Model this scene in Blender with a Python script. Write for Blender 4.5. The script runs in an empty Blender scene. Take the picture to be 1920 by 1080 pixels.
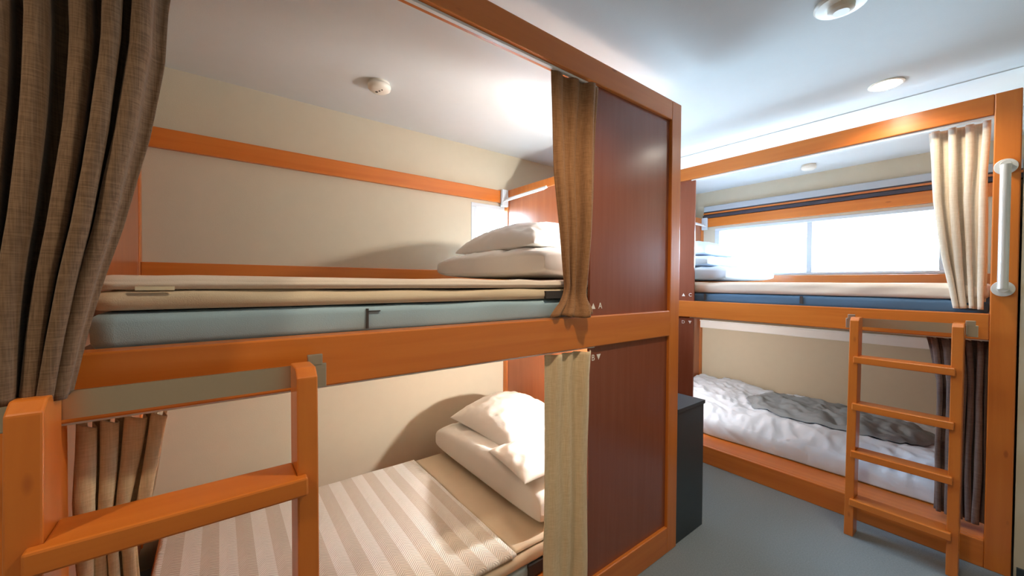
import bpy, bmesh, math, random
from mathutils import Vector, Matrix, noise
random.seed(7)
S = bpy.context.scene
COL = S.collection
PI = math.pi
R = math.radians

# ------------------------------------------------------------ camera
CAM_F, YAW, PITCH, ROLL, EYE = 718.07, R(52.5927), R(0.8439), R(0.3745), 1.35
Fw = Vector((-math.sin(YAW)*math.cos(PITCH), math.cos(YAW)*math.cos(PITCH), -math.sin(PITCH)))
Rt = Vector((math.cos(YAW), math.sin(YAW), 0))
Up = Rt.cross(Fw)
Rt2 = Rt*math.cos(ROLL) + Up*math.sin(ROLL)
Up2 = Up*math.cos(ROLL) - Rt*math.sin(ROLL)
cd = bpy.data.cameras.new('camera'); cd.sensor_width = 36; cd.lens = CAM_F/1920*36
cd.clip_start = 0.02; cd.clip_end = 100
cam = bpy.data.objects.new('camera', cd); COL.objects.link(cam)
M4 = Matrix((Rt2, Up2, -Fw)).transposed().to_4x4(); M4.translation = Vector((0, 0, EYE))
cam.matrix_world = M4
S.camera = cam

# ------------------------------------------------------------ world, colour management
W = bpy.data.worlds.new('world'); S.world = W; W.use_nodes = True
bg = W.node_tree.nodes['Background']
bg.inputs[0].default_value = (0.58, 0.80, 1.0, 1); bg.inputs[1].default_value = 21.0
S.view_settings.view_transform = 'Standard'; S.view_settings.look = 'None'
S.view_settings.exposure = 1.2; S.view_settings.gamma = 1.0
S.view_settings.use_curve_mapping = False

# daylight enters through the two windows: portals only tell the renderer where the openings are
def portal(name, loc, rot, sx, sy):
    l = bpy.data.lights.new(name, 'AREA'); l.shape = 'RECTANGLE'; l.size = sx; l.size_y = sy
    l.cycles.is_portal = True
    o = bpy.data.objects.new(name, l); COL.objects.link(o); o.location = loc; o.rotation_euler = rot
portal('window_portal', (-1.12, 4.30, 1.68), (R(-90), 0, 0), 1.66, .52)
portal('window_portal', (-2.52, 2.16, 1.68), (R(90), 0, R(-90)), 1.40, .52)

def lamp(name, kind, loc, energy, color, **k):
    l = bpy.data.lights.new(name, kind); l.energy = energy; l.color = color
    for a, b in k.items(): setattr(l, a, b)
    o = bpy.data.objects.new(name, l); COL.objects.link(o); o.location = loc
    return o
WARM = (1.0, .80, .56); NEUT = (1.0, .96, .91)
READ = [(-1.14, 1.60, 0.86, 28.0), (-1.14, 1.60, 1.74, 17.5)]          # reading lamps, left bunk (lower, upper)
READB = [(-1.895, 3.00, .86, 12.0), (-1.895, 3.00, 1.74, 3.2)]          # reading lamps, back bunk
DOWN_AND_FILL = [(-.40, 2.645, 10.0), (-.40, .85, 17.5), (-.40, -.95, 18.0)]   # one ceiling downlight in view, then two unseen ones added as warm fill
for i, (x, y, z, e) in enumerate(READ+READB):          # hooded lamps: they shine into the bed, slightly down
    l_ = lamp('reading_light', 'SPOT', (x, y, z), e, NEUT, shadow_soft_size=.022, spot_size=R(165), spot_blend=.35)
    l_.rotation_euler = Vector((-1, 0, -.22) if i < 2 else (0, 1, -.22)).to_track_quat('-Z', 'Y').to_euler()
for x, y, e in DOWN_AND_FILL:
    lamp('downlight_or_fill', 'SPOT', (x, y, 2.325), e, WARM, spot_size=R(150), spot_blend=.6, shadow_soft_size=.045)

# ------------------------------------------------------------ materials
def sr(r, g, b):
    f = lambda c: (c/255/12.92) if c/255 <= .04045 else ((c/255+.055)/1.055)**2.4
    return (f(r), f(g), f(b), 1)
def newmat(name):
    m = bpy.data.materials.new(name); m.use_nodes = True
    nt = m.node_tree; return m, nt, nt.nodes['Principled BSDF']
def plain(name, col, rough=.6, metal=0, noise_amt=.06, nscale=14, bump=0, bscale=200, spec=.5):
    m, nt, b = newmat(name)
    tc = nt.nodes.new('ShaderNodeTexCoord')
    n = nt.nodes.new('ShaderNodeTexNoise'); n.inputs['Scale'].default_value = nscale; n.inputs['Detail'].default_value = 4
    nt.links.new(tc.outputs['Object'], n.inputs['Vector'])
    mx = nt.nodes.new('ShaderNodeMix'); mx.data_type = 'RGBA'
    mx.inputs['A'].default_value = tuple(c*(1-noise_amt) for c in col[:3])+(1,)
    mx.inputs['B'].default_value = tuple(min(1, c*(1+noise_amt)) for c in col[:3])+(1,)
    nt.links.new(n.outputs['Fac'], mx.inputs['Factor']); nt.links.new(mx.outputs['Result'], b.inputs['Base Color'])
    b.inputs['Roughness'].default_value = rough; b.inputs['Metallic'].default_value = metal
    b.inputs['Specular IOR Level'].default_value = spec
    if bump:
        n2 = nt.nodes.new('ShaderNodeTexNoise'); n2.inputs['Scale'].default_value = bscale; n2.inputs['Detail'].default_value = 3
        nt.links.new(tc.outputs['Object'], n2.inputs['Vector'])
        bp = nt.nodes.new('ShaderNodeBump'); bp.inputs['Strength'].default_value = bump; bp.inputs['Distance'].default_value = .002
        nt.links.new(n2.outputs['Fac'], bp.inputs['Height']); nt.links.new(bp.outputs['Normal'], b.inputs['Normal'])
    return m
def wood(name, axis, c1, c2, knot, rough=.33, knots=True, fine=1.0):
    """axis: grain direction 0,1,2 in object space"""
    m, nt, b = newmat(name)
    tc = nt.nodes.new('ShaderNodeTexCoord'); mp = nt.nodes.new('ShaderNodeMapping')
    sc = [26*fine]*3; sc[axis] = 1.4*fine; mp.inputs['Scale'].default_value = sc
    nt.links.new(tc.outputs['Object'], mp.inputs['Vector'])
    n = nt.nodes.new('ShaderNodeTexNoise'); n.inputs['Scale'].default_value = 1; n.inputs['Detail'].default_value = 5
    n.inputs['Distortion'].default_value = .6
    nt.links.new(mp.outputs['Vector'], n.inputs['Vector'])
    cr = nt.nodes.new('ShaderNodeValToRGB'); e = cr.color_ramp.elements
    e[0].position = .3; e[0].color = c1; e[1].position = .72; e[1].color = c2
    nt.links.new(n.outputs['Fac'], cr.inputs['Fac'])
    out = cr.outputs['Color']
    if knots:
        mp2 = nt.nodes.new('ShaderNodeMapping'); s2 = [9.0]*3; s2[axis] = 3.4; mp2.inputs['Scale'].default_value = s2
        nt.links.new(tc.outputs['Object'], mp2.inputs['Vector'])
        v = nt.nodes.new('ShaderNodeTexVoronoi'); v.inputs['Scale'].default_value = 1; v.inputs['Randomness'].default_value = 1
        nt.links.new(mp2.outputs['Vector'], v.inputs['Vector'])
        r2 = nt.nodes.new('ShaderNodeValToRGB'); q = r2.color_ramp.elements
        q[0].position = .035; q[0].color = (.6, .6, .6, 1); q[1].position = .075; q[1].color = (0, 0, 0, 1)
        nt.links.new(v.outputs['Distance'], r2.inputs['Fac'])
        mx = nt.nodes.new('ShaderNodeMix'); mx.data_type = 'RGBA'
        nt.links.new(r2.outputs['Color'], mx.inputs['Factor']); nt.links.new(out, mx.inputs['A'])
        mx.inputs['B'].default_value = knot; out = mx.outputs['Result']
    nt.links.new(out, b.inputs['Base Color'])
    b.inputs['Roughness'].default_value = rough
    b.inputs['Coat Weight'].default_value = .25; b.inputs['Coat Roughness'].default_value = .2
    return m
O1, O2, OK = sr(198, 107, 34), sr(211, 123, 46), sr(150, 70, 22)
WX, WY, WZ = [wood('pine_'+a, i, O1, O2, OK) for i, a in enumerate('xyz')]
PB = wood('panel_veneer', 2, sr(134, 72, 50), sr(140, 78, 56), sr(120, 50, 32), rough=.27, knots=False, fine=1.6)
PO = wood('panel_veneer_orange', 2, sr(160, 90, 52), sr(172, 100, 60), sr(120, 50, 32), rough=.3, knots=False, fine=1.2)
WALL = plain('wallpaper', sr(203, 194, 172), .85, bump=.25, bscale=260, noise_amt=.03, spec=.2)
CEIL = plain('ceiling_paper', sr(216, 220, 220), .9, bump=.2, bscale=220, noise_amt=.02, spec=.2)
FLOORM = plain('carpet', sr(134, 144, 150), .95, noise_amt=.28, nscale=160, bump=.8, bscale=700, spec=.1)
STEEL = plain('brushed_steel', sr(200, 190, 175), .32, metal=1, noise_amt=.03)
CHROME = plain('satin_chrome', sr(228, 230, 228), .28, metal=.35, noise_amt=.02)
PLAST = plain('white_plastic', sr(238, 232, 218), .4, noise_amt=.01)
DPLAST = plain('dark_slot', sr(70, 60, 48), .6)
ALU = plain('painted_frame', sr(205, 215, 222), .45, noise_amt=.02)
DARKCAB = plain('charcoal_laminate', sr(46, 56, 62), .45, noise_amt=.05)
NAVY = plain('dark_rail', sr(58, 56, 66), .5)
GREYTRIM = plain('grey_trim', sr(176, 182, 188), .6, noise_amt=.02)
WHITE_TRIM = plain('white_trim', sr(228, 228, 226), .5, noise_amt=.02)
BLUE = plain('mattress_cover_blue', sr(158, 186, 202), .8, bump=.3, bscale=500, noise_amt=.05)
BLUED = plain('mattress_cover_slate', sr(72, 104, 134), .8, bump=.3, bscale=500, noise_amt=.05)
BEIGE = plain('futon_cotton', sr(216, 198, 172), .85, bump=.3, bscale=400, noise_amt=.05)
PALE = plain('pale_quilt_cotton', sr(222, 208, 194), .85, bump=.3, bscale=400, noise_amt=.04)
LINEN = plain('white_linen', sr(240, 237, 231), .8, bump=.6, bscale=24, noise_amt=.02)
LINENB = plain('cool_white_linen', sr(216, 231, 250), .8, bump=.2, bscale=300, noise_amt=.02)
GREYB = plain('grey_blanket', sr(142, 154, 164), .85, bump=.4, bscale=300, noise_amt=.12)
STRAP = plain('dark_strap', sr(62, 58, 58), .8)
TAG = plain('cream_tag', sr(232, 220, 190), .7)
SIGN = plain('sign_white', sr(244, 236, 226), .5, noise_amt=0)
BOUNCE_BOARD = plain('pale_bounce_board', sr(214, 208, 196), .8, noise_amt=.02)  # pale tone chosen so light bounced inside the bunks stays neutral
def cloth(name, c1, c2, sc=420):
    m, nt, b = newmat(name)
    tc = nt.nodes.new('ShaderNodeTexCoord')
    acc = None
    for s in ((sc, sc, 18), (30, 30, sc)):
        mp = nt.nodes.new('ShaderNodeMapping'); mp.inputs['Scale'].default_value = s
        nt.links.new(tc.outputs['Object'], mp.inputs['Vector'])
        n = nt.nodes.new('ShaderNodeTexNoise'); n.inputs['Scale'].default_value = 1; n.inputs['Detail'].default_value = 2
        nt.links.new(mp.outputs['Vector'], n.inputs['Vector'])
        if acc is None: acc = n.outputs['Fac']
        else:
            a = nt.nodes.new('ShaderNodeMath'); a.operation = 'ADD'
            nt.links.new(acc, a.inputs[0]); nt.links.new(n.outputs['Fac'], a.inputs[1]); acc = a.outputs[0]
    cr = nt.nodes.new('ShaderNodeMapRange'); cr.inputs['From Min'].default_value = .75; cr.inputs['From Max'].default_value = 1.25
    nt.links.new(acc, cr.inputs['Value'])
    mx = nt.nodes.new('ShaderNodeMix'); mx.data_type = 'RGBA'
    mx.inputs['A'].default_value = c1; mx.inputs['B'].default_value = c2
    nt.links.new(cr.outputs['Result'], mx.inputs['Factor']); nt.links.new(mx.outputs['Result'], b.inputs['Base Color'])
    bp = nt.nodes.new('ShaderNodeBump'); bp.inputs['Strength'].default_value = .25; bp.inputs['Distance'].default_value = .001
    nt.links.new(acc, bp.inputs['Height']); nt.links.new(bp.outputs['Normal'], b.inputs['Normal'])
    b.inputs['Roughness'].default_value = .9; b.inputs['Specular IOR Level'].default_value = .15
    b.inputs['Sheen Weight'].default_value = .15
    return m
C_GREY = cloth('curtain_taupe', sr(98, 76, 58), sr(128, 102, 80), 500)
C_BROWN = cloth('curtain_brown', sr(132, 94, 62), sr(158, 116, 82))
C_BEIGE = cloth('curtain_beige', sr(214, 188, 150), sr(230, 206, 170))
C_CREAM = cloth('curtain_cream', sr(212, 200, 182), sr(226, 216, 200))
C_DARK = cloth('curtain_dark', sr(104, 86, 82), sr(126, 108, 102))
def striped():
    m, nt, b = newmat('herringbone_pad')
    tc = nt.nodes.new('ShaderNodeTexCoord'); sp = nt.nodes.new('ShaderNodeSeparateXYZ')
    nt.links.new(tc.outputs['Object'], sp.inputs[0])
    def mt(op, a, bb=None):
        n = nt.nodes.new('ShaderNodeMath'); n.operation = op
        for i, v in enumerate((a, bb)):
            if v is None: continue
            if isinstance(v, (int, float)): n.inputs[i].default_value = v
            else: nt.links.new(v, n.inputs[i])
        return n.outputs[0]
    P = .115
    tri = mt('ABSOLUTE', mt('SUBTRACT', mt('FRACT', mt('DIVIDE', sp.outputs['Y'], P)), .5))      # 0..0.5
    band = mt('GREATER_THAN', tri, .25)
    tri2 = mt('ABSOLUTE', mt('SUBTRACT', mt('FRACT', mt('DIVIDE', sp.outputs['Y'], P/2)), .5))
    fine = mt('SINE', mt('MULTIPLY', mt('ADD', sp.outputs['X'], mt('MULTIPLY', tri2, P/2)), 2*PI/.011))
    mx = nt.nodes.new('ShaderNodeMix'); mx.data_type = 'RGBA'
    mx.inputs['A'].default_value = sr(226, 217, 206); mx.inputs['B'].default_value = sr(246, 243, 238)
    nt.links.new(band, mx.inputs['Factor'])
    dk = nt.nodes.new('ShaderNodeMix'); dk.data_type = 'RGBA'; dk.blend_type = 'MULTIPLY'
    f2 = nt.nodes.new('ShaderNodeMapRange'); f2.inputs['From Min'].default_value = -1; f2.inputs['To Min'].default_value = .88
    nt.links.new(fine, f2.inputs['Value'])
    dk.inputs['Factor'].default_value = 1; nt.links.new(mx.outputs['Result'], dk.inputs['A']); nt.links.new(f2.outputs['Result'], dk.inputs['B'])
    nt.links.new(dk.outputs['Result'], b.inputs['Base Color'])
    bp = nt.nodes.new('ShaderNodeBump'); bp.inputs['Strength'].default_value = .5; bp.inputs['Distance'].default_value = .002
    nt.links.new(fine, bp.inputs['Height']); nt.links.new(bp.outputs['Normal'], b.inputs['Normal'])
    b.inputs['Roughness'].default_value = .85
    return m
PAD = striped()
def emis(name, col, s):
    m, nt, b = newmat(name); b.inputs['Emission Color'].default_value = col; b.inputs['Emission Strength'].default_value = s
    b.inputs['Base Color'].default_value = (1, 1, 1, 1); return m
LAMP_ON = emis('lamp_diffuser', (1, .93, .8, 1), 14)
READ_ON = emis('reading_lamp_lens', (1, .93, .8, 1), 3)
def glassmat():
    m, nt, b = newmat('window_glass'); out = nt.nodes['Material Output']
    t = nt.nodes.new('ShaderNodeBsdfTransparent'); g = nt.nodes.new('ShaderNodeBsdfGlossy'); g.inputs['Roughness'].default_value = .02
    fr = nt.nodes.new('ShaderNodeFresnel'); fr.inputs['IOR'].default_value = 1.45
    mx = nt.nodes.new('ShaderNodeMixShader'); nt.links.new(fr.outputs[0], mx.inputs[0])
    nt.links.new(t.outputs[0], mx.inputs[1]); nt.links.new(g.outputs[0], mx.inputs[2]); nt.links.new(mx.outputs[0], out.inputs['Surface'])
    nt.nodes.remove(b); return m
GLASS = glassmat()

# ------------------------------------------------------------ object helpers
def tag(o, label=None, cat=None, group=None, kind=None):
    for k, v in (('label', label), ('category', cat), ('group', group), ('kind', kind)):
        if v: o[k] = v
    return o
def thing(name, loc, label, cat, group=None, rotz=0):
    o = bpy.data.objects.new(name, None); COL.objects.link(o); o.location = loc; o.rotation_euler = (0, 0, rotz)
    o.empty_display_size = .05
    return tag(o, label, cat, group)
def obj(name, bm, mat, parent=None, bevel=0, smooth=False, origin=None, label=None):
    """mesh object; vertices are given in the parent's local space"""
    if origin is not None: bmesh.ops.translate(bm, verts=bm.verts, vec=-Vector(origin))
    bmesh.ops.recalc_face_normals(bm, faces=bm.faces)
    me = bpy.data.meshes.new(name); bm.to_mesh(me); bm.free(); me.materials.append(mat)
    o = bpy.data.objects.new(name, me); COL.objects.link(o)
    if parent is not None: o.parent = parent
    if origin is not None: o.location = origin
    if smooth:
        for p in me.polygons: p.use_smooth = True
    if bevel:
        b = o.modifiers.new('bevel', 'BEVEL'); b.width = bevel; b.segments = 2; b.limit_method = 'ANGLE'
    if label: o['label'] = label
    return o
def box(bm, x0, x1, y0, y1, z0, z1):
    x0, x1 = sorted((x0, x1)); y0, y1 = sorted((y0, y1)); z0, z1 = sorted((z0, z1))
    v = [bm.verts.new((x, y, z)) for x in (x0, x1) for y in (y0, y1) for z in (z0, z1)]
    for f in ((0, 1, 3, 2), (4, 6, 7, 5), (0, 4, 5, 1), (2, 3, 7, 6), (0, 2, 6, 4), (1, 5, 7, 3)):
        bm.faces.new([v[i] for i in f])
    return bm
def B(*a): return box(bmesh.new(), *a)
def tube(bm, p0, p1, r, seg=20, r1=None):
    p0, p1 = Vector(p0), Vector(p1); d = (p1-p0).normalized()
    a = d.orthogonal().normalized(); c = d.cross(a); r1 = r if r1 is None else r1
    A = [bm.verts.new(p0+(a*math.cos(t)+c*math.sin(t))*r) for t in [2*PI*i/seg for i in range(seg)]]
    Bv = [bm.verts.new(p1+(a*math.cos(t)+c*math.sin(t))*r1) for t in [2*PI*i/seg for i in range(seg)]]
    for i in range(seg): bm.faces.new((A[i], A[(i+1) % seg], Bv[(i+1) % seg], Bv[i]))
    bm.faces.new(A[::-1]); bm.faces.new(Bv); return bm
def lathe(bm, prof, c=(0, 0, 0), seg=40):
    rings = []
    for r, z in prof:
        rings.append([bm.verts.new((c[0]+r*math.cos(2*PI*i/seg), c[1]+r*math.sin(2*PI*i/seg), c[2]+z)) for i in range(seg)])
    for a, b in zip(rings, rings[1:]):
        for i in range(seg): bm.faces.new((a[i], a[(i+1) % seg], b[(i+1) % seg], b[i]))
    bm.faces.new(rings[0]); bm.faces.new(rings[-1][::-1]); return bm
def grid(fn, nu, nv):
    bm = bmesh.new()
    V = [[bm.verts.new(fn(i/nu, j/nv)) for j in range(nv+1)] for i in range(nu+1)]
    for i in range(nu):
        for j in range(nv): bm.faces.new((V[i][j], V[i+1][j], V[i+1][j+1], V[i][j+1]))
    return bm
def solid(o, t, offset=0):
    m = o.modifiers.new('solid', 'SOLIDIFY'); m.thickness = t; m.offset = offset; return o
def nz(*p): return noise.noise(Vector(p))
def lerp(a, b, t): return a+(b-a)*t
def sst(a, b, x):
    t = max(0, min(1, (x-a)/(b-a))); return t*t*(3-2*t)
def struct(o): o['kind'] = 'structure'; return o

# ------------------------------------------------------------ room shell
XL, YB, CZ, XR, YF = -2.43, 4.23, 2.35, 1.0, -1.9
struct(obj('floor', B(XL-.1, XR+.1, YF-.1, YB+.1, -.06, 0), FLOORM))
c_bm = B(XL-.1, XR+.1, YF-.1, 2.91, CZ, CZ+.08); box(c_bm, XL-.1, XR+.1, 2.91, YB+.1, CZ-.004, CZ+.08)
struct(obj('ceiling', c_bm, CEIL))
def wall_with_hole(axis, at, out, a0, a1, h0, h1, z0, z1):
    """wall slab; hole between h0..h1 and z0..z1"""
    bm = bmesh.new()
    def bb(p0, p1, q0, q1):
        if axis == 'x': box(bm, at, out, p0, p1, q0, q1)
        else: box(bm, p0, p1, at, out, q0, q1)
    bb(a0, h0, 0, CZ); bb(h1, a1, 0, CZ); bb(h0, h1, 0, z0); bb(h0, h1, z1, CZ)
    return bm
WZ0, WZ1 = 1.44, 1.94
struct(obj('wall_left', wall_with_hole('x', XL, XL-.1, YF-.1, YB+.1, 1.475, 2.87, WZ0, WZ1), WALL))
struct(obj('wall_back', wall_with_hole('y', YB, YB+.1, XL-.1, XR+.1, -1.95, -.29, WZ0, WZ1), WALL))
struct(obj('wall_right', B(XR, XR+.1, YF-.1, YB+.1, 0, CZ), WALL))
struct(obj('wall_front', B(XL-.1, XR+.1, YF-.1, YF, 0, CZ), WALL))
struct(obj('wall_side', B(.022, XR, 2.90, 3.0, 0, CZ), WALL))
struct(obj('wall_partition', B(.04, .10, 3.0, YB, 0, CZ), WALL))
struct(obj('wall_partition_left', B(XL, -1.08, -.42, -.36, 0, CZ), WALL))
struct(obj('baseboard_side', B(.03, XR, 2.888, 2.90, 0, .06), DARKCAB))

def window(name, axis, at, a0, a1, z0, z1, mull, parent_label=None):
    w = bpy.data.objects.new(name, None); COL.objects.link(w); w['kind'] = 'structure'
    f = .045
    def bx(bm, p0, p1, q0, q1, d0, d1):
        if axis == 'y': box(bm, p0, p1, at+d0, at+d1, q0, q1)
        else: box(bm, at-d1, at-d0, p0, p1, q0, q1)
        return bm
    bm = bmesh.new()
    bx(bm, a0, a1, z0, z0+.02, -.005, .09); bx(bm, a0, a1, z1-.03, z1, -.005, .09)
    bx(bm, a0, a0+f, z0+.02, z1-.03, -.005, .09); bx(bm, a1-f, a1, z0+.02, z1-.03, -.005, .09)
    obj('window_frame', bm, ALU, w, bevel=.003)
    bm = bmesh.new(); bx(bm, mull-.02, mull+.02, z0+.02, z1-.03, .01, .055)
    bx(bm, mull-.012, mull+.012, z0+.03, z0+.06, -.004, .01)
    obj('window_mullion', bm, ALU, w, bevel=.002)
    bm = bmesh.new(); bx(bm, a0+f, mull-.02, z0+.02, z1-.03, .03, .034); obj('window_pane', bm, GLASS, w)
    bm = bmesh.new(); bx(bm, mull+.02, a1-f, z0+.02, z1-.03, .045, .049); obj('window_pane', bm, GLASS, w)
    return w
window('window_1', 'y', YB, -1.95, -.29, WZ0, WZ1, -1.125)
window('window_2', 'x', XL, 1.475, 2.87, WZ0, WZ1, 2.20)
# curtain rail and boxing above the back window
t = bmesh.new(); box(t, -2.06, .03, YB-.03, YB, 2.125, 2.185); struct(obj('trim_1', t, GREYTRIM, bevel=.004))
t = bmesh.new(); box(t, -2.06, .03, YB-.05, YB, 2.057, 2.085); box(t, -2.06, .03, YB-.028, YB, 2.085, 2.124)
struct(obj('trim_2', t, NAVY, bevel=.002))
t = bmesh.new(); box(t, -2.06, .03, YB-.075, YB, .875, .955); box(t, -2.06, .03, YB-.09, YB-.075, .945, .96)
struct(obj('trim_3', t, WHITE_TRIM, bevel=.006))

t = bmesh.new(); box(t, -2.06, .03, YB-.036, YB-.0285, 2.095, 2.112); struct(obj('trim_4', t, WX, bevel=.001))
# ------------------------------------------------------------ bunk beds
def text_bm(s, size):
    cu = bpy.data.curves.new('lettering', 'FONT'); cu.body = s; cu.size = size; cu.extrude = .0008
    cu.align_x = 'CENTER'
    o = bpy.data.objects.new('lettering', cu); me = bpy.data.meshes.new_from_object(o)
    bm = bmesh.new(); bm.from_mesh(me); bpy.data.objects.remove(o); bpy.data.curves.remove(cu); bpy.data.meshes.remove(me)
    return bm
def tri_bm(w, up):
    bm = bmesh.new(); h = w*.9
    pts = [(-w/2, 0), (w/2, 0), (0, h)] if up else [(-w/2, h), (0, 0), (w/2, h)]
    a = [bm.verts.new((x, y, 0)) for x, y in pts]; b = [bm.verts.new((x, y, .001)) for x, y in pts]
    bm.faces.new(a[::-1]); bm.faces.new(b)
    for i in range(3): bm.faces.new((a[i], a[(i+1) % 3], b[(i+1) % 3], b[i]))
    return bm
def bunk(root, sdir, tdir, depth, signs, wl, wt):
    """built in local space: s runs along the front from the panelled end, t runs into the bed"""
    L = 2.17
    def P(s, t): v = sdir*s+tdir*t; return v
    def bx(bm, s0, s1, t0, t1, z0, z1):
        a, b = P(s0, t0), P(s1, t1); return box(bm, a.x, b.x, a.y, b.y, z0, z1)
    def part(name, mat, *boxes, bevel=.004, label=None, par=root):
        bm = bmesh.new()
        for q in boxes: bx(bm, *q)
        return obj(name, bm, mat, par, bevel=bevel, label=label)
    ml, mt = wl, wt           # wood with grain along the length / across the depth
    part('post', WZ, (0, .085, 0, .06, 0, 2.25))
    part('post', WZ, (2.09, L, 0, .06, 0, 2.25))
    part('top_rail', ml, (.085, 2.09, 0, .055, 2.155, 2.25))
    part('middle_rail', ml, (.085, 2.09, 0, .055, 1.09, 1.215))
    part('base', ml, (.085, 2.09, 0, .03, 0, .13), (.085, 2.09, .03, depth, .10, .13), (.2, 2.0, depth-.03, depth, 0, .1))
    up = part('front_panel', PB, (.085, .66, .016, .028, 1.215, 2.155), bevel=0, label='dark reddish brown upper infill panel')
    lo = part('front_panel', PB, (.085, .66, .016, .028, .13, 1.09), bevel=0, label='dark reddish brown lower infill panel')
    part('deck', BOUNCE_BOARD, (.085, 2.09, .056, depth, 1.17, 1.205), bevel=0, label='pale underside board')
    part('bounce_lining', BOUNCE_BOARD, (.085, .64, .0285, .036, 1.206, 2.15), bevel=0, label='unseen pale board added for neutral bounce light')  # added unseen boards, they keep lamp bounce from turning orange
    part('bounce_lining', BOUNCE_BOARD, (.085, .64, .0285, .036, .131, 1.09), bevel=0, label='unseen pale board added for neutral bounce light')
    # ends: framed panels
    for s0, s1 in ((.055, .085), (2.14, 2.17)):
        part('end_frame', WZ, (s0, s1, .06, .11, .13, 2.0), (s0, s1, depth-.05, depth, .13, 2.0), (s0, s1, .06, depth, 2.0, 2.06))
        part('end_panel', PO, (s0+.006, s1-.006, .11, depth-.05, .13, 2.0), bevel=0)
    part('back_rail', ml, (.085, 2.14, depth-.03, depth-.002, 1.962, 2.055))
    part('back_ledge', ml, (.085, 2.14, depth-.05, depth-.002, 1.34, 1.432))
    part('curtain_rail', WHITE_TRIM, (.63, 2.09, .014, .028, 2.145, 2.154), bevel=.001, label='white upper curtain rail')
    part('curtain_rail', WHITE_TRIM, (.63, 2.09, .014, .028, 1.0835, 1.0895), bevel=.001, label='white lower curtain rail')
    # corner bracket and double rod on the end panel
    rk = part('clothes_rack', ALU, (.087, .145, depth-.06, depth-.035, 1.93, 2.06), label='white metal rack on the end panel')
    bm = bmesh.new()
    for z, o_ in ((1.985, .03), (1.965, .05)):
        tube(bm, tuple(P(.085+o_, depth-.06))[:2]+(z,), tuple(P(.085+o_, depth-.52))[:2]+(z+.01,), .006, 10)
    tube(bm, tuple(P(.11, depth-.52))[:2]+(1.99,), tuple(P(.14, depth-.52))[:2]+(1.975,), .006, 8)
    obj('rod', bm, WHITE_TRIM, rk)
    # reading lamps on the inner face of the front panel
    for z in (.86, 1.74):
        a = P(.26, .037); c = P(.26, .060)
        lp = obj('reading_lamp', tube(bmesh.new(), (a.x, a.y, z), (c.x, c.y, z), .028, 20), PLAST, root, bevel=.003)
        c2 = P(.26, .063); obj('lens', tube(bmesh.new(), (c.x, c.y, z), (c2.x, c2.y, z), .02, 20), READ_ON, lp)
    # signs
    n = -tdir; rx = Vector((0, 0, 1)).cross(n)
    for kind, s, z in signs:
        v = P(s, .0155)
        bm = tri_bm(.026, kind == 'up') if kind in ('up', 'down') else text_bm(kind, .036)
        mtx = Matrix((rx, Vector((0, 0, 1)), n)).transposed().to_4x4(); mtx.translation = Vector((v.x, v.y, z))
        bmesh.ops.transform(bm, matrix=mtx, verts=bm.verts)
        obj('sign_letter' if kind not in ('up', 'down') else 'sign_arrow', bm, SIGN, up if z > 1.15 else lo)
    return P
bl = thing('bunk_bed', (-1.03, 1.86, 0), 'orange pine double bunk bed filling the left side, marked with a white A', 'bunk bed', 'built-in bunk beds')
bunk(bl, Vector((0, -1, 0)), Vector((-1, 0, 0)), 1.40,
     [('up', .640, 1.243), ('A', .596, 1.243), ('down', .604, 1.03), ('B', .638, 1.03)], WY, WX)
bb = thing('bunk_bed', (-2.155, 2.895, 0), 'orange pine bunk bed across the far end of the room, under the window', 'bunk bed', 'built-in bunk beds')
bunk(bb, Vector((1, 0, 0)), Vector((0, 1, 0)), YB-2.895,
     [('up', .578, 1.25), ('C', .632, 1.25), ('D', .578, 1.035), ('down', .632, 1.037)], WX, WY)
# grab bar on the right-hand post of the back bunk (local to bb)
gx = -.028+2.155
g = obj('grab_bar', tube(bmesh.new(), (gx, -.06, 1.335), (gx, -.06, 1.90), .0165, 24), CHROME, bb, smooth=False, label='vertical satin chrome grab bar')
for z in (1.335, 1.90):
    bm = bmesh.new(); tube(bm, (gx, 0, z), (gx, -.008, z), .036, 28); tube(bm, (gx, -.008, z), (gx, -.066, z), .018, 24)
    obj('flange', bm, CHROME, g, bevel=.002)

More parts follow.
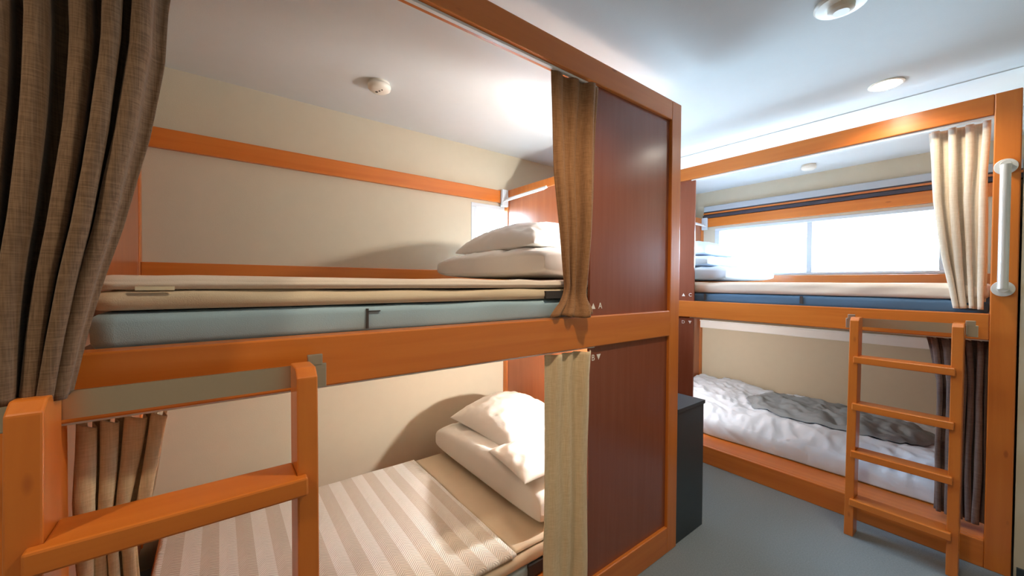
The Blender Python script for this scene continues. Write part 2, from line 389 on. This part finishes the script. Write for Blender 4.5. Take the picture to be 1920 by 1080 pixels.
# ------------------------------------------------------------ ladders (local: x across, -y towards the viewer, z up)
LEAN = .045
def lean(bm):
    for v in bm.verts: v.co.y += v.co.z*LEAN/1.17
    return bm
def make_ladder(loc, rz, label):
    t = thing('bunk_ladder', loc, label, 'ladder', 'bunk bed ladders', rz)
    for s in (-1, 1):
        bm = bmesh.new(); x = s*.183
        pr = [(0, 0), (.085, 0), (.085, 1.172), (.02, 1.172), (0, 1.155)]
        a = [bm.verts.new((x-.019, y, z)) for y, z in pr]; b = [bm.verts.new((x+.019, y, z)) for y, z in pr]
        bm.faces.new(a[::-1]); bm.faces.new(b)
        for i in range(5): bm.faces.new((a[i], a[(i+1) % 5], b[(i+1) % 5], b[i]))
        obj('side_rail', lean(bm), WZ, t, bevel=.003)
    for z in (.965, .715, .462, .205):
        bm = bmesh.new()
        o = [(-.180, -.022), (.180, -.022), (.180, 0), (.164, 0), (.164, .072), (-.164, .072), (-.164, 0), (-.180, 0)]
        a = [bm.verts.new((x, y, z-.036)) for x, y in o]; b = [bm.verts.new((x, y, z)) for x, y in o]
        bm.faces.new(a[::-1]); bm.faces.new(b)
        for i in range(8): bm.faces.new((a[i], a[(i+1) % 8], b[(i+1) % 8], b[i]))
        obj('tread', lean(bm), WX, t, bevel=.004)
    bar = obj('hanging_bar', B(-.20, .20, .131, .136, 1.118, 1.165), STEEL, t, label='flat stainless steel bar')
    for s in (-1, 1):
        bm = bmesh.new()
        box(bm, s*.203, s*.240, .150, .157, 1.105, 1.160); box(bm, s*.20, s*.232, .150, .157, 1.155, 1.182)
        box(bm, s*.202, s*.206, .128, .157, 1.115, 1.16)
        obj('hook', bm, STEEL, t, bevel=.002, label='steel mounting hook')
    return t
make_ladder((-.873+.055, -.042, 0), R(90), 'orange wooden ladder in the near left foreground, hooked on the left bunk')
make_ladder((-.335, 2.735-.05, 0), 0, 'orange wooden four-tread ladder hooked on the far bunk, at the right')

# ------------------------------------------------------------ curtains
def curtain(name, mat, label, to, edge, ztop, zbot, folds, amp, seed, grp='bunk bed curtains', nu=None, nv=60, thick=.002,
            sway=.35, top_jag=0, bot_jag=0, off=None, sharp=1.0, extra=None, header=False):
    """to(s, t, z) -> world ; edge(v) -> (s_left, s_right) ; off(v) -> t offset"""
    nu = nu or folds*16
    o0 = to(*([sum(edge(0))/2, off(0)]), zbot)
    def f(u, v):
        a, b = edge(v); w = b-a
        uu = u+.35/folds*nz(u*folds*.45+seed*7.3, seed*3.1, v*.5)
        ph = 2*PI*folds*uu + .9*nz(seed, v*1.1, u*2)
        am = amp*(.75+.5*nz(u*folds*.6, seed+5, v*.8))
        c = math.cos(ph); c = math.copysign(abs(c)**sharp, c)
        s = a+w*u + sway*am*math.sin(2*ph)*.5 + .5*sway*am*nz(u*5, v*3, seed)
        t = off(v)+am*c + .012*nz(u*3+seed, v*2.5, 1.7)
        z = lerp(ztop, zbot, v)
        if top_jag: z += top_jag*math.sin(ph*1.0+.5)*(1-sst(0, .25, v))
        if bot_jag: z += bot_jag*nz(u*folds*.7, seed+9, 2.)*sst(.8, 1, v)
        if extra: s, t, z = extra(u, v, s, t, z)
        return Vector(to(s, t, z))-Vector(o0)
    o = obj(name, grid(f, nu, nv), mat, None, smooth=True)
    o.location = o0; solid(o, thick)
    if header:
        h = obj('header_tape', grid(lambda u, v: f(u, v*.05)+(Vector(to(0, .004, 0))-Vector(to(0, 0, 0))), nu, 4), PALE, o, smooth=True, label='pale header tape')
        solid(h, .001)
    return tag(o, label, 'curtain', grp)
toL = lambda s, t, z: (-1.03-t, s, z)          # left bunk: s = world y
toB = lambda s, t, z: (s, 2.895+t, z)          # back bunk: s = world x
def piece(pts):
    def g(v):
        for (v0, a0), (v1, a1) in zip(pts, pts[1:]):
            if v <= v1:
                k = (v-v0)/(v1-v0); k = k*k*(3-2*k) if False else k
                return tuple(lerp(p, q, k) for p, q in zip(a0, a1)) if isinstance(a0, tuple) else lerp(a0, a1, k)
        return pts[-1][1]
    return g
# big near curtain: left end of the upper left bed, draped outside the rail
curtain('bed_curtain', C_GREY, 'large taupe curtain in the left foreground, gathered down to the ladder top', toL,
        piece([(0, (-.33, -.045)), (.287, (-.33, -.078)), (.39, (-.325, -.084)), (.545, (-.32, -.105)), (.716, (-.31, -.136)), (.807, (-.305, -.157)), (.896, (-.30, -.175)), (1, (-.295, -.193))]),
        2.14, 1.160, 6, .040, 1, off=piece([(0, .03), (.25, -.075), (.7, -.092), (1, -.10)]), sway=.4, bot_jag=.02, nv=90, sharp=.75)
# lower curtain of the left bunk, left end, bunched
curtain('bed_curtain', C_BEIGE, 'beige curtain bunched behind the near ladder, with a wavy top hem', toL,
        piece([(0, (-.226, -.088)), (.1, (-.226, -.10)), (.23, (-.224, -.118)), (.38, (-.222, -.15)), (.5, (-.222, -.142)), (1, (-.22, -.14))]),
        1.066, .30, 4, .026, 2, off=piece([(0, .10), (.2, .09), (.4, .12), (1, .12)]), sway=.8, top_jag=.012, sharp=.8, header=True)
# right-hand curtains of the left bunk
def flop(u, v, s, t, z):
    k = sst(.90, 1, v)
    t -= .024*sst(.62, .85, u)
    return s-.055*k*(1-u), t-.052*k*(.5+.5*u), z+.010*k*math.sin(u*7)*u
curtain('bed_curtain', C_BROWN, 'brown curtain hanging beside the panel marked A, its hem flopped over the rail', toL,
        piece([(0, (.985, 1.225)), (.4, (1.005, 1.20)), (.65, (1.035, 1.185)), (.88, (1.065, 1.155)), (.95, (1.05, 1.15)), (1, (1.02, 1.145))]),
        2.145, 1.224, 3, .012, 3, off=piece([(0, .022), (.88, .022), (1, .022)]), sway=.7, extra=flop, nv=80)
curtain('bed_curtain', C_BEIGE, 'narrow straight beige curtain beside the lower dark panel of the left bunk', toL,
        piece([(0, (.965, 1.20)), (.1, (.965, 1.19)), (1, (.97, 1.185))]),
        1.078, .15, 3, .012, 4, off=piece([(0, .020), (1, .020)]), sway=.5, nu=70, extra=lambda u, v, s, t, z: (s, t-.022*sst(.62, .85, u), z))
# back bunk
curtain('bed_curtain', C_CREAM, 'cream curtain at the right end of the far upper bed, beside the chrome bar', toB,
        piece([(0, (-.285, -.075)), (.4, (-.265, -.078)), (.75, (-.225, -.078)), (1, (-.185, -.08))]),
        2.15, 1.235, 4, .020, 5, off=piece([(0, .08), (.8, .07), (1, .05)]), sway=.8, bot_jag=.02)
curtain('bed_curtain', C_DARK, 'dark taupe curtain behind the far ladder, right end of the lower bed', toB,
        piece([(0, (-.27, -.07)), (.08, (-.255, -.07)), (.25, (-.235, -.07)), (.6, (-.24, -.07)), (1, (-.235, -.07))]),
        1.08, .17, 5, .022, 6, off=piece([(0, .08), (1, .09)]), sway=.8, top_jag=.008)

# ------------------------------------------------------------ bedding
def slab(name, mat, x0, x1, y0, y1, z0, z1, label, cat, group=None, bev=.02, wob=.004, seed=0, parent=None, n=56):
    """soft slab: rounded box with slightly wavy faces"""
    cx, cy = (x0+x1)/2, (y0+y1)/2
    bm = bmesh.new(); h = z1-z0; r = min(bev, h/2)
    prof = [(-.0, 0)] ; K = 5
    ring = []
    # cross-section offsets from bottom to top: inset, z
    for i in range(K+1):
        a = PI/2*i/K; ring.append((r*(1-math.sin(a)), z0+r*(1-math.cos(a))))
    for i in range(K+1):
        a = PI/2*i/K; ring.append((r*(1-math.cos(a)), z1-r*(1-math.sin(a))))
    def outline(ins):
        pts = []; per = []
        X0, X1, Y0, Y1 = x0+ins, x1-ins, y0+ins, y1-ins
        for i in range(n): per.append((lerp(X0, X1, i/n), Y0))
        for i in range(n): per.append((X1, lerp(Y0, Y1, i/n)))
        for i in range(n): per.append((lerp(X1, X0, i/n), Y1))
        for i in range(n): per.append((X0, lerp(Y1, Y0, i/n)))
        return per
    rings = []
    for ins, z in ring:
        vs = []
        for (x, y) in outline(ins):
            w = wob*nz(x*5+seed, y*5, z*30); up = -abs(wob*1.5*nz(x*4, y*4+seed, 3))*((z-z0)/h)
            nx = -1 if x < x0+ins+1e-4 else (1 if x > x1-ins-1e-4 else 0); ny = -1 if y < y0+ins+1e-4 else (1 if y > y1-ins-1e-4 else 0)
            vs.append(bm.verts.new((x+nx*w-cx, y+ny*w-cy, z+up-z0)))
        rings.append(vs)
    N = 4*n
    for a, b in zip(rings, rings[1:]):
        for i in range(N): bm.faces.new((a[i], a[(i+1) % N], b[(i+1) % N], b[i]))
    bm.faces.new(rings[0][::-1]); bm.faces.new(rings[-1])
    o = obj(name, bm, mat, parent, smooth=True); o.location = (cx, cy, z0)
    m = o.data
    for p in m.polygons:
        if len(p.vertices) > 4: p.use_smooth = False
    if cat: tag(o, label, cat, group)
    elif label: o['label'] = label
    return o
YA, YZ_ = -.20, 1.745     # length range of the left beds
# upper left bed : two mattress halves, futon, quilt
mA = slab('mattress', BLUE, -2.12, -1.085, YA, YZ_, 1.207, 1.285, 'pale blue thin mattress at the bottom of the bedding on the upper left bed', 'mattress', 'thin mattresses', seed=1)
for y in (.325,):
    o = obj('seam', B(-1.0855, -1.079, y-.003, y+.003, 1.22, 1.275), STRAP); o.parent = mA; o.location = -mA.location
o = obj('tie_strap', B(-1.09, -1.078, .325, .36, 1.2665, 1.269), STRAP); o.parent = mA; o.location = -mA.location
fA = slab('futon', BEIGE, -2.11, -1.082, YA, YZ_-.005, 1.287, 1.329, 'beige folded futon between blue mattress and quilt on the upper left bed', 'futon', None, seed=2, wob=.007)
o = obj('strap', B(-1.086, -1.074, .985, 1.10, 1.289, 1.318), STRAP); o.parent = fA; o.location = -fA.location; o['label'] = 'dark grey strap end'
qA = slab('bed_quilt', PALE, -2.10, -1.08, YA, YZ_-.01, 1.330, 1.362, 'off-white quilt on top of the upper left bed, under the folded duvet', 'quilt', None, seed=3, wob=.007)
o = obj('care_tag', B(-1.078, -1.0745, -.135, -.075, 1.329, 1.337), TAG); o.parent = qA; o.location = -qA.location
# lower left bed
mB = slab('mattress', BLUE, -2.21, -1.19, YA, YZ_, .132, .19, 'grey-blue thin mattress on the base of the lower left bed', 'mattress', 'thin mattresses', seed=4)
o = obj('strap', B(-1.193, -1.18, 1.00, 1.10, .14, .19), STRAP); o.parent = mB; o.location = -mB.location; o['label'] = 'dark grey strap end'
fB = slab('futon', BEIGE, -2.20, -1.185, YA, YZ_-.005, .192, .245, 'tan futon layer of the lower left bed, under the striped pad', 'futon', None, seed=5, wob=.007)
qB = slab('bed_pad', PAD, -2.20, -1.19, YA, .94, .246, .272, 'white and beige striped herringbone pad on the lower left bed', 'bed pad', None, seed=6, bev=.012)
qB2 = slab('undersheet', BEIGE, -2.19, -1.20, .945, YZ_-.01, .246, .266, 'plain tan bed sheet under the pillow stack of the lower left bed', 'sheet', None, seed=7, bev=.01)
# back bunk
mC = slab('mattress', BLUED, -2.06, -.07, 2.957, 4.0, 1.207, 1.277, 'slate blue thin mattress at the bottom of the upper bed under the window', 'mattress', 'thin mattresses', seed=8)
for x in (-1.43, -.82):
    o = obj('tie_strap', B(x-.008, x+.008, 2.952, 2.957, 1.226, 1.274), STRAP); o.parent = mC; o.location = -mC.location
qC = slab('bed_quilt', PALE, -2.05, -.072, 2.958, 4.0, 1.279, 1.362, 'pale pinkish quilt on the upper bed under the window', 'quilt', None, seed=9, wob=.010, bev=.03)
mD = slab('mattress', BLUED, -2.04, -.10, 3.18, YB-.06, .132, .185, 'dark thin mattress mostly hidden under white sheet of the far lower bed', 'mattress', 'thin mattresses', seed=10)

def puff(name, mat, size, h, label, cat, loc, rot=(0, 0, 0), group=None, ex=.42, pinch=.06, wr=.008, seed=0, bot=.25, n=56, fn=None, wf=9):
    sx, sy = size
    def surf(side):
        def f(u, v):
            a, b = u*2-1, v*2-1
            # concentrate samples at the rims
            a = math.sin(a*PI/2); b = math.sin(b*PI/2)
            e = (max(0, 1-a*a)*max(0, 1-b*b))
            th = (max(0, 1-a*a)**ex)*(max(0, 1-b*b)**ex)
            x = a*sx/2*(1-pinch*(1-b*b)*abs(a)); y = b*sy/2*(1-pinch*(1-a*a)*abs(b))
            w = wr*(1-abs(nz(a*wf*.5+seed, b*wf*.5, seed*2.3))*2)*min(1, e*6) + .5*wr*nz(a*wf+seed, b*wf, 4)*min(1, e*8)
            # radial creases running in from corners
            z = side*(h*(1-bot) if side > 0 else h*bot)*th + (w if side > 0 else 0)*(1 if e > 0 else 0)
            p = Vector((x, y, z+h*bot))
            return fn(p, a, b, side) if fn else p
        return f
    bm = grid(surf(1), n, n); b2 = grid(surf(-1), n, n)
    me = bpy.data.meshes.new('t'); b2.to_mesh(me); b2.free(); bm.from_mesh(me); bpy.data.meshes.remove(me)
    bmesh.ops.remove_doubles(bm, verts=bm.verts, dist=.0006)
    o = obj(name, bm, mat, None, smooth=True); o.location = loc; o.rotation_euler = tuple(R(r) for r in rot)
    return tag(o, label, cat, group)
DG, PG, = 'folded duvets', 'white pillows'
# lower left stack
puff('folded_duvet', LINEN, (1.0, .66), .20, 'white folded duvet on the lower left bed, under the pillow', 'duvet', (-1.715, 1.42, .268), group=DG, ex=.13, pinch=.02, seed=11, bot=.42, wr=.012)
puff('pillow', LINEN, (.62, .50), .17, 'white pillow on the folded duvet of the lower left bed', 'pillow', (-1.86, 1.43, .472), (4, 3, 4), group=PG, ex=.48, seed=12, bot=.12)
# upper left stack
puff('folded_duvet', LINEN, (1.0, .66), .15, 'white folded duvet on the upper left bed, under the pillow', 'duvet', (-1.70, 1.42, 1.366), group=DG, ex=.13, pinch=.02, seed=13, bot=.45, wr=.012)
puff('pillow', LINEN, (.80, .50), .17, 'white pillow on the folded duvet of the upper left bed', 'pillow', (-1.70, 1.40, 1.508), (3, 0, -3), group=PG, ex=.38, seed=14, bot=.2)
# upper back stack
puff('folded_duvet', LINENB, (.72, .95), .12, 'white folded duvet at the bottom of the stack on the far upper bed', 'duvet', (-1.66, 3.47, 1.368), group=DG, ex=.14, pinch=.03, seed=15, bot=.45, wr=.012)
puff('folded_blanket', LINENB, (.56, .85), .10, 'white folded blanket in the middle of the stack on the far upper bed', 'blanket', (-1.74, 3.47, 1.482), ex=.16, pinch=.04, seed=16, bot=.42, wr=.01)
puff('pillow', LINENB, (.50, .66), .14, 'white pillow on top of the stack on the far upper bed', 'pillow', (-1.77, 3.45, 1.588), (0, 4, 0), group=PG, ex=.32, seed=17, bot=.25)

# towel with open mouth, lower left stack
def towel_fn(p, a, b, side):
    p.z += .02*math.cos(a*3)*(1-b*b)
    return p
puff('folded_pillowcase', LINEN, (.42, .34), .06, 'folded white pillowcase lying in front of the pillow on the lower left duvet', 'pillowcase', (-1.43, 1.25, .478), (8, -4, -12), ex=.35, seed=18, wr=.006, pinch=.05, wf=4)

# ------------------------------------------------------------ far lower bed: crumpled sheet and grey blanket
def ridge(x, y, s):
    return 1-abs(nz(x, y, s))*2
def sheet_top(x, y):
    k = sst(3.16, 3.34, y)
    base = lerp(.225, .295, k)
    base += .045*sst(-1.3, -1.75, x) + .02*nz(x*2.2, y*2.2, 5)
    w = .026*ridge(x*5+y*2, y*4, 1.3)+.018*ridge(x*10+y*6, y*7-x*3, 3.1)+.007*ridge(x*22, y*18+x*9, 2)
    return base+w*.8
def sheet(u, v):
    x = lerp(-2.05, -.045, u)
    y0 = 3.115+.03*u+.012*nz(x*4, 0, 7)
    if v < .22:
        k = v/.22; a = k*PI/2
        y = y0-.012*math.sin(k*PI)+.05*(1-math.cos(a)); z = .135+(sheet_top(x, y0+.05)-.135)*math.sin(a)
        y += .01*ridge(x*9+z*8, z*6, 5.)*math.sin(k*PI)
    else:
        k = (v-.22)/.78; y = lerp(y0+.05, YB-.035, k); z = sheet_top(x, y)
    return (x+1.1, y-3.65, z-.13)
o = obj('bed_sheet', grid(sheet, 170, 110), LINENB, None, smooth=True); o.location = (-1.1, 3.65, .13); solid(o, .004, 1)
tag(o, 'crumpled white sheet and duvet covering the far lower bed', 'sheet')
def blanket(u, v):
    th = 2*PI*u; r = math.sin(v*PI/2)
    cx, cy = -.86, 3.77
    ex, ey = .57, .33
    c, s = math.cos(th), math.sin(th)
    rr = r*(1+.10*nz(c*1.7, s*1.7, 3.)+.05*nz(c*5, s*5, 8.))
    x = cx+ex*math.copysign(abs(c)**.85, c)*rr; y = cy+ey*math.copysign(abs(s)**.8, s)*rr+.08*(x-cx)*-.6
    h = .030*(1-r**6)+.018*ridge(x*6+y*3, y*6-x*2, 9)*(1-r**8)+.010*ridge(x*14, y*14, 4)*(1-r**8)
    return (x-cx, y-cy, sheet_top(x, y)+.006+max(0, h)-.30)
o = obj('grey_blanket', grid(blanket, 120, 46), GREYB, None, smooth=True); o.location = (-.86, 3.78, .30); solid(o, .004, 1)
bm_ = bmesh.new(); bm_.from_mesh(o.data); bmesh.ops.remove_doubles(bm_, verts=bm_.verts, dist=.0005); bmesh.ops.recalc_face_normals(bm_, faces=bm_.faces); bm_.to_mesh(o.data); bm_.free()
tag(o, 'crumpled grey blanket lying on the white sheet of the far lower bed', 'blanket')

# ------------------------------------------------------------ cabinet, ceiling fittings
cb = thing('locker', (-1.30, 2.02, 0), 'low charcoal locker standing against the end of the left bunk', 'cabinet')
obj('body', B(-.28, .262, -.152, .128, 0, .68), DARKCAB, cb, bevel=.002)
obj('top', B(-.28, .268, -.152, .134, .682, .702), DARKCAB, cb, bevel=.002)
def detector(x, y, r, label, slots=True, flat=False, z=CZ):
    t = thing('smoke_detector', (x, y, z), label, 'smoke detector', 'white ceiling smoke detectors')
    if flat:
        obj('housing', lathe(bmesh.new(), [(r, -.001), (r, -.008), (r*.93, -.014), (r*.6, -.016)]), PLAST, t, smooth=False)
        obj('sensor_cap', lathe(bmesh.new(), [(r*.5, -.016), (r*.48, -.030), (r*.3, -.036)]), PLAST, t)
        return t
    obj('base', lathe(bmesh.new(), [(r*.92, -.0005), (r*.92, -.012)]), PLAST, t)
    obj('housing', lathe(bmesh.new(), [(r, -.013), (r*1.02, -.020), (r*.97, -.032), (r*.72, -.042), (r*.3, -.046)]), PLAST, t, smooth=True)
    if slots:
        bm = bmesh.new()
        for dx, dy, w in ((-.012, -.012, .011), (.006, -.004, .007), (.022, .004, .005)):
            tube(bm, (dx+.008, dy, -.040), (dx+.008, dy, -.048), w*.6, 12)
        obj('sensor_slot', bm, DPLAST, t)
    return t
detector(-1.955, .645, .055, 'round white smoke detector on the ceiling above the upper left bed')
detector(-1.05, 3.91, .052, 'round white smoke detector on the ceiling above the far upper bed', slots=False, z=CZ-.004)
detector(-.385, 1.755, .078, 'flat white alarm disc on the aisle ceiling, cut by the top edge of the photo', flat=True)
for x, y, e in DOWN_AND_FILL[:1]:
    t = thing('ceiling_downlight', (x, y, CZ), 'small round lit downlight in the aisle ceiling', 'downlight')
    obj('trim_ring', lathe(bmesh.new(), [(.068, -.0005), (.068, -.004), (.058, -.006), (.056, -.003)]), PLAST, t)
    obj('diffuser', lathe(bmesh.new(), [(.055, -.004), (.055, -.008)]), LAMP_ON, t)
